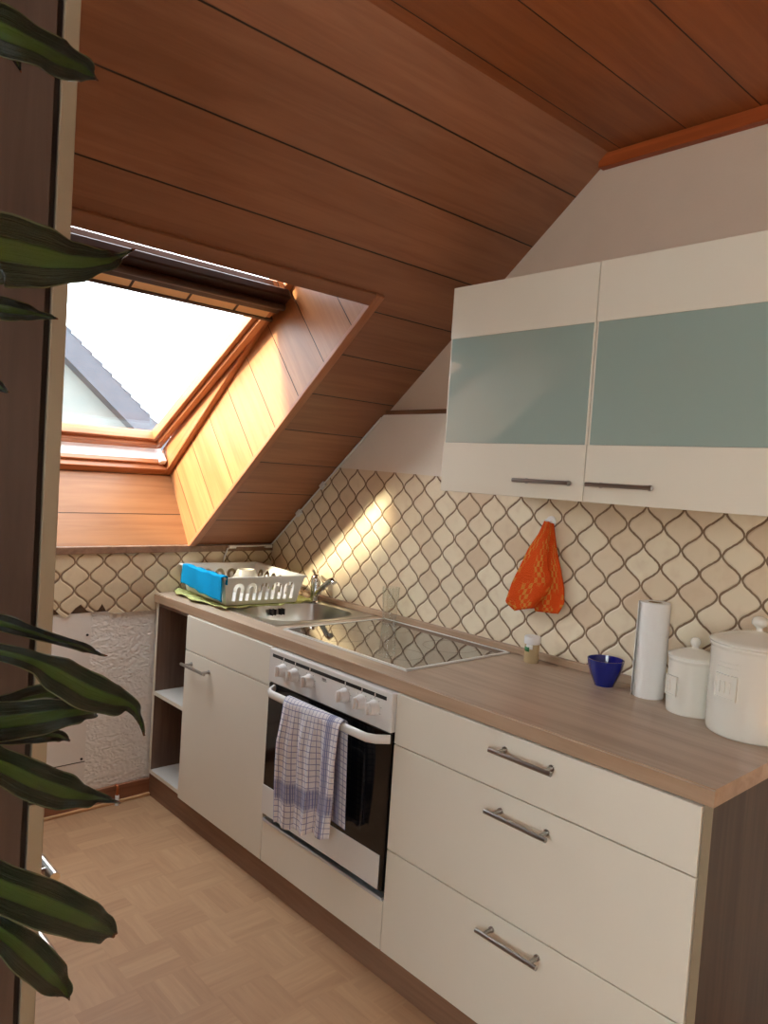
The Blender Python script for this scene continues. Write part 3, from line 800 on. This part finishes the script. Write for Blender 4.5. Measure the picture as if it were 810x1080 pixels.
# ================================================================== SMALL THINGS
# dish rack ---------------------------------------------------------
rw, rl, rh, rzb = .355, .425, .108, ZT+.012
rk = thing('dish_rack', 'white plastic dish drainer basket with arched slots beside the sink', 'dish rack', (-.312, -.245, rzb), math.radians(-5))
def arch(cx_, w_, h_, y0, band):
    o = []; r = w_/2
    n = 10
    o += [(cx_-r, y0)]
    o += [(cx_-r*math.cos(PI*i/n), y0+h_-r+r*math.sin(PI*i/n)) for i in range(n+1)]
    o += [(cx_+r, y0)]
    ri = r-band
    o += [(cx_+ri, y0)]
    o += [(cx_+ri*math.cos(PI*i/n), y0+h_-r+ri*math.sin(PI*i/n)) for i in range(n+1)]
    o += [(cx_-ri, y0)]
    return o
def rack_wall(L, n):
    lo, hi = L/2-.022, L/2
    hs = []
    for i in range(n):
        cx_ = (i-(n-1)/2)*(2*lo-.03)/n
        hs.append(arch(cx_, min(.046, (2*lo-.03)/n*.80), .072, .016, .0145))
    return curve_panel([(-lo, 0), (lo, 0), (hi, rh), (-hi, rh)], hs, .0026)
tl_ = .022
for (L, off, ang, n) in ((rw, rl/2, 0, 5), (rw, -rl/2, PI, 5), (rl, rw/2, -PI/2, 6), (rl, -rw/2, PI/2, 6)):
    bm = rack_wall(L, n)
    tilt = math.atan(tl_/rh)
    Mx = Matrix.Rotation(ang, 4, 'Z') @ Matrix.Translation((0, off-tl_, 0)) if False else None
    if ang in (0, PI): Mx = Matrix.Rotation(ang, 4, 'Z') @ Matrix.Translation((0, rl/2-tl_, 0)) @ Matrix.Rotation(PI/2-tilt, 4, 'X')
    else: Mx = Matrix.Rotation(ang, 4, 'Z') @ Matrix.Translation((0, rw/2-tl_, 0)) @ Matrix.Rotation(PI/2-tilt, 4, 'X')
    nb = B(); merge(nb, bm, Mx)
    obj(nb, 'side_wall', M_plastic, rk, local=True)
bm = bx(-rw/2+tl_, rw/2-tl_, -rl/2+tl_, rl/2-tl_, -.001, .002); obj(bm, 'base_plate', M_plastic, rk, local=True)
bm = B(); slab(bm, [-rw/2-.008, -rw/2+.003, rw/2-.003, rw/2+.008], [-rl/2-.008, -rl/2+.003, rl/2-.003, rl/2+.008], {(1, 1)}, lambda u, v, k: (u, v, rh+.003 if k == 0 else rh-.004))
bmesh.ops.recalc_face_normals(bm, faces=bm.faces)
bmesh.ops.bevel(bm, geom=[e for e in bm.edges if len(e.link_faces) == 2 and e.calc_face_angle() > .5], offset=.0015, segments=2, affect='EDGES')
obj(bm, 'rim', M_plastic, rk, local=True)
for a, b in ((-1, -1), (1, -1), (-1, 1), (1, 1)): obj(lathe(B(), [(0, -.006), (.008, -.006), (.010, 0), (0, 0)], c=(a*.13, b*.16, 0), seg=16), 'foot', M_plastic, rk, local=True)
# white bowl upside down in rack
bm = B(); lathe(bm, [(0, .088), (.030, .088), (.033, .094), (.038, .094), (.040, .086), (.056, .060), (.066, .020), (.068, 0), (.064, 0), (.062, .02), (.052, .056), (.03, .080), (0, .080)], seg=48)
o = tag(obj(bm, 'bowl', M_ceram, None, local=True, auto=50), 'white bowl turned upside down in the dish rack', 'bowl'); o.location = (-.235, -.160, rzb+.003)

# green cloth under rack ---------------------------------------------
def grid_mesh(nu, nv, fn, uvf=None):
    bm = B(); uvl = bm.loops.layers.uv.new('UVMap')
    V = [[bm.verts.new(fn(i/nu, j/nv)) for j in range(nv+1)] for i in range(nu+1)]
    for i in range(nu):
        for j in range(nv):
            f = bm.faces.new((V[i][j], V[i+1][j], V[i+1][j+1], V[i][j+1]))
            for l, (a, b) in zip(f.loops, ((i, j), (i+1, j), (i+1, j+1), (i, j+1))): l[uvl].uv = (a/nu, b/nv)
    return bm
def solid(o, t, off=0):
    m = o.modifiers.new('thickness', 'SOLIDIFY'); m.thickness = t; m.offset = off; return o
from mathutils import noise as mn
def gcl(u, v):
    x = -.527 + .452*u + .012*math.sin(v*7+1) - .010*math.sin(v*17); y = -.475 + .44*v + .012*math.sin(u*9) + .008*math.sin(u*23)
    e = max(0, 1-min(u, 1-u, v, 1-v)*9)
    h = e*(.010*abs(mn.noise(Vector((x*22, y*22, 0)))) + .007*(.5+.5*math.sin(u*31+v*19)))
    return (x, y, ZT+.0065+h)
bm = grid_mesh(60, 60, gcl)
cl = obj(bm, 'cleaning_cloth', M_lime, smooth=True, loc=(-.31, -.27, ZT+.006)); solid(cl, .002, 1)
tag(cl, 'crumpled yellow-green cloth spread under the white dish rack', 'cloth')

# blue cloth over the rack edge ---------------------------------------
R5 = Matrix.Rotation(math.radians(-5), 4, 'Z')
def bcl(u, v):
    yl = -.222 + .385*u
    x_edge = -rw/2-.003
    L = .030 + .090   # inside + outside drop
    s = v*L
    wv = .0035*math.sin(u*11+v*3)
    if s < .030: p = Vector((x_edge+.012-.001, yl, rh+.006-(.030-s)))
    else:
        s2 = s-.030
        if s2 < .012: p = Vector((x_edge+.012-2*s2, yl, rh+.0085+.002*math.sin(s2/.012*PI)))
        else: p = Vector((x_edge-.013-.004*math.sin(u*PI)-wv, yl, rh+.0085-(s2-.012)*(1.25-.25*u)))
    p.z += .002*math.sin(u*23)
    return R5 @ p + Vector((-.312, -.245, rzb))
bm = grid_mesh(48, 28, bcl)
bl = obj(bm, 'cleaning_cloth', M_blue, smooth=True, loc=(-.50, -.25, rzb+.1)); solid(bl, .0045, 1)
tag(bl, 'bright turquoise towelling cloth hanging over the dish rack rim', 'cloth')

# tumbler ---------------------------------------------------------------
gl = thing('drinking_glass', 'clear tall drinking glass on the far corner of the hob', 'glass', (-.058, -.893, ZT+.0045))
bm = B(); lathe(bm, [(0, 0), (.025, 0), (.0265, .004), (.033, .130), (.0318, .130), (.0248, .010), (0, .008)], seg=40)
o = obj(bm, 'glass_wall', M_tumbler, gl, local=True, auto=50)

# spice jar --------------------------------------------------------------
jr = thing('spice_jar', 'small jar of beige powder with a white lid, below the orange cloth', 'jar', (-.068, -1.560, ZT))
bm = B(); lathe(bm, [(0, 0), (.0215, 0), (.0225, .002), (.0225, .060), (0, .060)], seg=32); obj(bm, 'jar_body', M_spice, jr, local=True, auto=40)
bm = B(); lathe(bm, [(0, .059), (.0245, .059), (.0255, .062), (.0255, .080), (.0235, .083), (0, .083)], seg=32); obj(bm, 'lid', M_lid, jr, local=True, auto=40)
def curved_label(a0, a1, z0, z1, r, name, m, par):
    bm = B(); n = 12; V = [[bm.verts.new((r*math.cos(a0+(a1-a0)*i/n), r*math.sin(a0+(a1-a0)*i/n), z)) for z in (z0, z1)] for i in range(n+1)]
    for a, b in zip(V, V[1:]): bm.faces.new((a[0], b[0], b[1], a[1]))
    o = obj(bm, name, m, par, local=True, smooth=True); solid(o, .0004, 0); return o
af = math.atan2(CY+1.56, CX+.068)
curved_label(af+.1, af+1.15-2.0, .044, .058, .0229, 'label_band', M_labw, jr)
curved_label(af-1.25, af-.35, .036, .050, .0232, 'label', M_green, jr)

# cobalt bowl --------------------------------------------------------------
bm = B(); lathe(bm, [(0, .004), (.020, .004), (.022, 0), (.027, 0), (.029, .006), (.040, .030), (.048, .055), (.0515, .075), (.0490, .0755), (.045, .056), (.036, .030), (.022, .012), (0, .010)], seg=56)
o = tag(obj(bm, 'small_bowl', M_cobalt, local=True, auto=60), 'small cobalt blue glazed bowl on the worktop beside the paper roll', 'bowl'); o.location = (-.095, -1.835, ZT)

# paper roll ------------------------------------------------------------------
pr = thing('paper_towel_roll', 'tall white kitchen paper roll standing beside the blue bowl', 'paper roll', (-.082, -1.962, ZT))
bm = B(); lathe(bm, [(.0185, 0), (.040, 0), (.041, .002), (.041, .2555), (.040, .258), (.0185, .258)], seg=48); obj(bm, 'paper', M_paper, pr, local=True, auto=40)
bm = B(); lathe(bm, [(.0186, .0005), (.0186, .2575), (.0172, .2575), (.0172, .0005)], seg=32); obj(bm, 'core', M_cardb, pr, local=True, auto=40)
a0 = math.atan2(1, -.9) 
def fl(u, v):
    an = a0 + .25 - .85*u; r = .0425+.0105*max(0, .55-u)*(1.3-v*.6)
    return (r*math.cos(an), r*math.sin(an), .001+.256*v)
bm = grid_mesh(14, 8, fl); o = obj(bm, 'loose_sheet', M_paper, pr, local=True, smooth=True); solid(o, .001, 0)

# canisters -------------------------------------------------------------------
def canister(name, label, loc, r, h, kh, plaque, rim=.004):
    t = thing(name, label, 'canister', loc, 0, None)
    bm = B(); lathe(bm, [(0, 0), (r*.965, 0), (r*.985, .003), (r, .010), (r, h-.014), (r*1.0, h-.010), (r*1.035, h-.007), (r*1.04, h-.003), (r*1.02, h), (r*.90, h), (r*.90, h-.01), (0, h-.01)], seg=72)
    obj(bm, 'pot_body', M_ceram, t, local=True, auto=60)
    k_ = kh; q_ = .72 if r < .08 else .96
    bm = B(); lathe(bm, [(r*.88, h), (r*1.045, h+q_*.0005), (r*1.06, h+q_*.003), (r*1.05, h+q_*.0065), (r*.93, h+q_*.011), (r*.6, h+q_*.023), (r*.3, h+q_*.030), (r*.16, h+q_*.032), (.008, h+q_*.034), (.0075, h+q_*.040), (.011, h+q_*.044), (k_*.98, h+q_*.050), (k_, h+q_*.057), (k_*.85, h+q_*.065), (k_*.4, h+q_*.0695), (0, h+q_*.070)], seg=56)
    obj(bm, 'lid', M_ceram, t, local=True, auto=60)
    # raised plaque facing the room
    an, pw, ph, pz = plaque
    bm = B(); n = 10; da = pw/r
    def slabc(a_0, a_1, z0, z1, ro, ri, m=8):
        F = [[bm.verts.new((rr*math.cos(a_0+(a_1-a_0)*i/m), rr*math.sin(a_0+(a_1-a_0)*i/m), z)) for rr in (ri, ro) for z in (z0, z1)] for i in range(m+1)]
        for a, b in zip(F, F[1:]):
            for (p, q) in ((2, 3), (1, 0), (0, 2), (3, 1)): bm.faces.new((a[p], b[p], b[q], a[q]))
        bm.faces.new([F[0][q] for q in (0, 1, 3, 2)]); bm.faces.new([F[-1][q] for q in (0, 2, 3, 1)])
    slabc(an-da/2, an+da/2, pz, pz+ph, r+.0050, r-.002)
    fr_ = .10
    for (u0, u1, v0, v1) in ((0, 1, 0, .08), (0, 1, .92, 1), (0, .08, .08, .92), (.92, 1, .08, .92)):
        slabc(an-da/2+da*u0, an-da/2+da*u1, pz+ph*v0, pz+ph*v1, r+.0075, r+.003)
    for u in plaque_marks[name]: slabc(an-da/2+da*(u-.035), an-da/2+da*(u+.035), pz+ph*.27, pz+ph*.73, r+.0080, r+.003, 2)
    obj(bm, 'plaque', M_ceram, t, local=True)
    return t
plaque_marks = {'storage_canister': (.5,), 'lidded_canister': (.28, .5, .72)}
va = lambda x, y: math.atan2(CY-y, CX-x)
c1 = canister('storage_canister', 'small white ceramic lidded canister between the paper roll and the large canister', (-.118, -2.098, ZT), .0605, .142, .0125, (va(-.118, -2.098)-.95+.05, .040, .050, .045))
c2 = canister('lidded_canister', 'largest white ceramic canister with knobbed lid, at the right edge', (-.150, -2.262, ZT), .1015, .212, .0185, (va(-.150, -2.262)-.62, .056, .058, .088))
bm = B()
for j in range(2):
    for i in range(9):
        an = va(-.150, -2.262)-.62+(i-4)*.065+.03*j; r_ = .1017
        bmesh.ops.create_icosphere(bm, subdivisions=1, radius=.0018, matrix=Matrix.Translation((r_*math.cos(an), r_*math.sin(an), .163+j*.010)))
obj(bm, 'embossed_dots', M_ceram, c2, local=True)

# towel on the oven door handle -------------------------------------------------
hxh = XD-.048
def tw(u, v):
    # v 0..1 along: back hem -> over the handle -> front hem ; u across y
    yy = -1.082 - .272*u
    Lb, Lt = .30, .045
    Lf = .375 - .055*max(0, u-.15)
    s = v*(Lb+Lt+Lf); zt_ = .7145
    if s < Lb:
        k_ = (Lb-s)/Lb; x = hxh+.0145+.004*math.sin(u*9+1)*k_; z = zt_-.012-(Lb-s); yy += -.018*k_*u
    elif s < Lb+Lt:
        a = (s-Lb)/Lt*PI; x = hxh+.0145*math.cos(a); z = zt_-.012+.0145*math.sin(a)
    else:
        q = s-Lb-Lt; k_ = min(1, q/.12)
        x = hxh-.0145-.003-k_*(.0075*math.sin(u*15+.5)+.005*math.sin(u*33+q*6)+.006)-.010*q
        z = zt_-.012-q+.006*math.sin(u*21)*(q/.35)**2
        yy += .006*math.sin(q*11+u*3)*k_ + (.012*q*(u-.5))
    return (x, yy, z)
bm = grid_mesh(56, 110, tw)
o = obj(bm, 'dish_towel', M_towel, smooth=True, loc=(hxh, -1.22, .70)); solid(o, .0016, 0)
tag(o, 'blue and white checked tea towel hanging over the oven door handle', 'towel')

# orange cloth on a hook ------------------------------------------------------
hk = thing('wall_hook', 'round white adhesive hook on the tiles holding the orange cloth', 'hook', (-.006, -1.553, 1.300))
bm = B(); lathe(bm, [(0, 0), (.018, 0), (.0175, .003), (.010, .005), (0, .005)], M_=Matrix.Rotation(-PI/2, 4, 'Y'), c=(-.006, -1.553, 1.305), seg=32); obj(bm, 'backplate', M_plastic, hk, auto=40)
bm = B(); tube(bm, [(-.010, -1.553, 1.303), (-.022, -1.553, 1.300), (-.032, -1.553, 1.303), (-.034, -1.553, 1.312)], .004, 12); obj(bm, 'peg', M_plastic, hk, auto=50)
def interp(P, t):
    n = len(P)-1; i = min(int(t*n), n-1); f = t*n-i; return tuple(a+(b-a)*f for a, b in zip(P[i], P[i+1]))
def px8(x, y): return (510+x/6, 530+y/6)
def flap(Lp, Rp, xbase, bul, seed):
    def fn(u, v):
        a = interp(Lp, v); b = interp(Rp, v)
        px = a[0]+(b[0]-a[0])*u; py = a[1]+(b[1]-a[1])*u
        x = xbase - bul*math.sin(u*PI)*(.25+v) - .006*math.sin(u*9+seed)*v - .004
        q = at_plane(*px8(px, py), 0, x); return q
    return grid_mesh(22, 34, fn)
of = thing('pot_holder', 'orange knitted cloth with yellow patches hanging from a hook on the tiles', 'cloth', (-.03, -1.55, 1.0))
bm = flap([(388, 118), (350, 200), (290, 285), (235, 400), (185, 500), (140, 628), (200, 684)], [(418, 122), (412, 190), (404, 290), (400, 400), (440, 500), (400, 580), (320, 665)], -.034, .014, 1)
o = obj(bm, 'front_fold', M_knit, of, smooth=True); solid(o, .005, 0)
bm = flap([(400, 122), (395, 200), (380, 300), (360, 420), (330, 540), (310, 640), (330, 688)], [(445, 135), (452, 220), (465, 320), (488, 430), (508, 540), (508, 640), (470, 705)], -.020, .006, 4)
o = obj(bm, 'rear_fold', M_knit, of, smooth=True); solid(o, .005, 0)

# cable with clips ---------------------------------------------------------------
cb = thing('cable', 'thin white cable clipped along the foot of the sloping ceiling', 'cable', (-.01, -.2, 1.2))
def wl_(y): return Z0 - .82*y
cp_ = [(-.262, -.014, .955), (-.262, -.014, 1.0), (-.250, -.020, 1.045), (-.228, -.022, Z0-.006), (-.12, -.022, Z0-.007), (-.022, -.022, Z0-.004), (-.012, -.05, wl_(-.05)-.014), (-.014, -.21, wl_(-.21)-.014), (-.014, -.375, wl_(-.375)-.014), (-.014, -.45, wl_(-.45)-.014)]
bm = B(); tube(bm, cp_, .0036, 8); obj(bm, 'cord', M_cord, cb, auto=60)
tube(bm := B(), [(-.014, -.45, wl_(-.45)-.014), (-.010, -.72, wl_(-.72)-.012)], .0045, 8); obj(bm, 'sealed_cord', M_cord, cb, auto=60)
for (x, y, z, a) in ((-.228, -.022, Z0-.006, 0), (-.036, -.022, Z0-.006, 0), (-.012, -.212, wl_(-.212)-.012, 1), (-.012, -.373, wl_(-.373)-.012, 1)):
    bm = B()
    if a == 0: box(bm, x-.018, x+.018, y-.008, y+.008, z-.010, z+.004, .002)
    else:
        box(bm, -.008, .008, -.017, .017, -.012, .010, .002)
        bmesh.ops.transform(bm, matrix=Matrix.Translation((x+.001, y, z)) @ Matrix.Rotation(-TH, 4, 'X'), verts=bm.verts)
    obj(bm, 'clip', M_cord, cb)

# pipe stub at the baseboard --------------------------------------------------------
ps = thing('pipe_stub', 'short copper and white pipe stub in front of the brown baseboard', 'pipe', (-.712, -.040, 0))
bm = B(); lathe(bm, [(0, 0), (.008, 0), (.008, .040), (.0065, .042), (0, .042)], seg=16); obj(bm, 'sleeve', M_lid, ps, local=True, auto=40)
bm = B(); tube(bm, [(0, 0, .040), (0, 0, .062), (.003, .006, .074), (0, .018, .078)], .0055, 12); obj(bm, 'copper_pipe', M_copper, ps, local=True, auto=50)

# ------------------------------------------------------------------ dracaena in front, left
PX, PY = -2.135, -2.30
pl_ = thing('potted_plant', 'tall dracaena with yellow-striped green leaves reaching in from the left', 'plant', (PX, PY, 0))
bm = B(); lathe(bm, [(0, 0), (.10, 0), (.105, .01), (.135, .24), (.142, .245), (.142, .265), (.128, .265), (.12, .225), (0, .225)], seg=40); obj(bm, 'pot', M_pot, pl_, local=True, auto=40)
bm = B(); lathe(bm, [(0, .24), (.124, .236), (.124, .226), (0, .226)], seg=32); obj(bm, 'soil', M_soil, pl_, local=True)
for (dx, dy, h, dx2) in ((-.02, .03, 1.12, .0), (.03, -.03, 1.78, -.0)):
    n = 24; pts_ = [(dx+dx2*i/n+.006*math.sin(i*.7), dy+.006*math.cos(i*.9), .22+(h-.22)*i/n) for i in range(n+1)]
    bm = B(); tube(bm, pts_, [.017-.005*i/n+.0012*(i % 2) for i in range(n+1)], 12); obj(bm, 'cane', M_cane, pl_, local=True, auto=60)
def catmull(P, m):
    out = []; Q = [P[0]*2-P[1]] + P + [P[-1]*2-P[-2]]
    for i in range(1, len(Q)-2):
        for k_ in range(m):
            t = k_/m; a, b, c, d = Q[i-1], Q[i], Q[i+1], Q[i+2]
            out.append(.5*((2*b)+(c-a)*t+(2*a-5*b+4*c-d)*t*t+(3*b-a-3*c+d)*t**3))
    out.append(P[-1]); return out
def leaf(pts, wid, tilt=0.0, fold=.25, wavy=.004, seed=0):
    """pts: world Vectors from crown to tip; wid: half-width (m) at each point"""
    m = 7; C_ = catmull(pts, m); Wd = []
    for i in range(len(pts)-1):
        for k_ in range(m): t = k_/m; t2 = t*t*(3-2*t); Wd.append(wid[i]+(wid[i+1]-wid[i])*t2)
    Wd.append(wid[-1]); n = len(C_); K = 8
    bm = B(); uvl = bm.loops.layers.uv.new('UVMap'); V = []
    for i, p in enumerate(C_):
        t = (C_[min(i+1, n-1)]-C_[max(i-1, 0)]).normalized(); vd = (p-CAM).normalized()
        side = t.cross(vd).normalized(); nrm = side.cross(t).normalized()
        sd = side*math.cos(tilt)+nrm*math.sin(tilt); nn = t.cross(sd)
        row = []
        for k_ in range(K+1):
            u = k_/K*2-1
            row.append(bm.verts.new(p+sd*(u*Wd[i]) + nn*(abs(u)*Wd[i]*fold + wavy*math.sin(i*.55+seed+u*1.5)*abs(u))))
        V.append(row)
    for i in range(n-1):
        for k_ in range(K):
            f = bm.faces.new((V[i][k_], V[i+1][k_], V[i+1][k_+1], V[i][k_+1]))
            for l, (a, b) in zip(f.loops, ((i, k_), (i+1, k_), (i+1, k_+1), (i, k_+1))): l[uvl].uv = (b/K, a/(n-1))
    o = obj(bm, 'leaf', M_leaf, pl_, smooth=True); solid(o, .0009, 0); return o
def A(px, py, D): return at_depth(px, py, D)
def crown(z, i=0): return Vector((PX+.01*math.cos(i), PY+.01*math.sin(i), z))
e = 1/FPX
def L_(z, path, D0, D1, tilt=0, fold=.25, wavy=.003, seed=0):
    """path: (px,py,halfwidth px) list; depth runs from D0 to D1"""
    n = len(path); P = [crown(z, seed)]; Wd = [.010]
    first = A(path[0][0], path[0][1], D0)
    mid = (P[0]+first)/2 + Vector((0, 0, .03)); P.append(mid); Wd.append(max(.014, path[0][2]*D0*e*.8))
    for i, (x, y, hw) in enumerate(path):
        D = D0+(D1-D0)*i/(n-1); P.append(A(x, y, D)); Wd.append(hw*D*e)
    return leaf(P, Wd, tilt, fold, wavy, seed)
L_(1.80, [(-60, 5, 20), (0, 32, 25), (40, 50, 19), (62, 62, 19), (85, 72, 13), (101, 82, 2)], .56, .66, .15, .3, .003, 1)
L_(1.76, [(-50, 20, 12), (0, 44, 10), (14, 56, 6), (22, 76, .8)], .60, .64, .2, .3, .002, 2)
L_(1.62, [(-60, 255, 30), (0, 262, 38), (40, 270, 33), (80, 276, 20), (110, 275, 11), (128, 270, 3), (140, 263, .8)], .54, .66, -.1, .25, .003, 3)
L_(1.58, [(-60, 312, 12), (0, 325, 13), (25, 329, 9), (45, 333, 4), (60, 336, .6)], .60, .66, .1, .3, .002, 4)
L_(1.52, [(-60, 398, 10), (-10, 405, 8), (4, 411, 3), (9, 414, .6)], .60, .62, .1, .3, .001, 5)
L_(1.32, [(-60, 645, 10), (0, 657, 9), (30, 666, 7), (60, 675, 5), (85, 682, 5), (100, 688, 2), (112, 692, .6)], .62, .74, .1, .5, .002, 6)
L_(1.30, [(-60, 680, 12), (0, 688, 9), (35, 698, 11), (62, 712, 19), (90, 728, 20), (118, 738, 16), (138, 744, 7), (147, 758, 3), (152, 775, .8)], .60, .72, .05, .35, .003, 7)
L_(1.22, [(-60, 750, 12), (0, 747, 14), (35, 738, 15), (62, 731, 11), (84, 733, 3)], .66, .76, -.1, .3, .003, 8)
L_(1.20, [(-60, 765, 16), (0, 762, 21), (40, 757, 19), (75, 752, 13), (94, 751, 7), (102, 753, 1)], .61, .70, .1, .3, .003, 9)
L_(1.18, [(-60, 768, 12), (0, 774, 12), (35, 775, 9), (60, 776, 6), (73, 781, .8)], .64, .72, .1, .4, .002, 10)
L_(1.14, [(-60, 792, 18), (0, 808, 18), (35, 824, 20), (62, 834, 19), (88, 840, 11), (108, 842, 4), (126, 846, .8)], .58, .68, .05, .3, .003, 11)
L_(1.08, [(-80, 905, 20), (0, 936, 23), (45, 953, 24), (85, 969, 20), (108, 979, 14), (121, 986, 3)], .54, .62, .0, .2, .002, 12)
L_(1.02, [(-60, 955, 14), (0, 984, 15), (28, 1006, 19), (52, 1028, 17), (66, 1042, 9), (73, 1053, .8)], .56, .62, .0, .25, .002, 13)
# leaves pointing away from the frame, towards the wall
for i, (a, z, ln) in enumerate(((2.9, 1.80, .13), (-2.4, 1.74, .14), (3.3, 1.60, .13), (-1.9, 1.50, .30), (-2.1, 1.16, .22), (3.0, 1.10, .12), (1.9, 1.70, .22), (1.8, 1.2, .22))):
    c0 = crown(z, i); dv = Vector((math.cos(a), math.sin(a), 0))
    leaf([c0, c0+dv*ln*.3+Vector((0, 0, .10)), c0+dv*ln*.7+Vector((0, 0, .10)), c0+dv*ln+Vector((0, 0, -.05)), c0+dv*ln*1.05+Vector((0, 0, -.16))], [.010, .02, .026, .018, .001], .9, .25, .003, i+20)

# tidy helper properties
for o in bpy.data.objects:
    if '_w' in o: del o['_w']
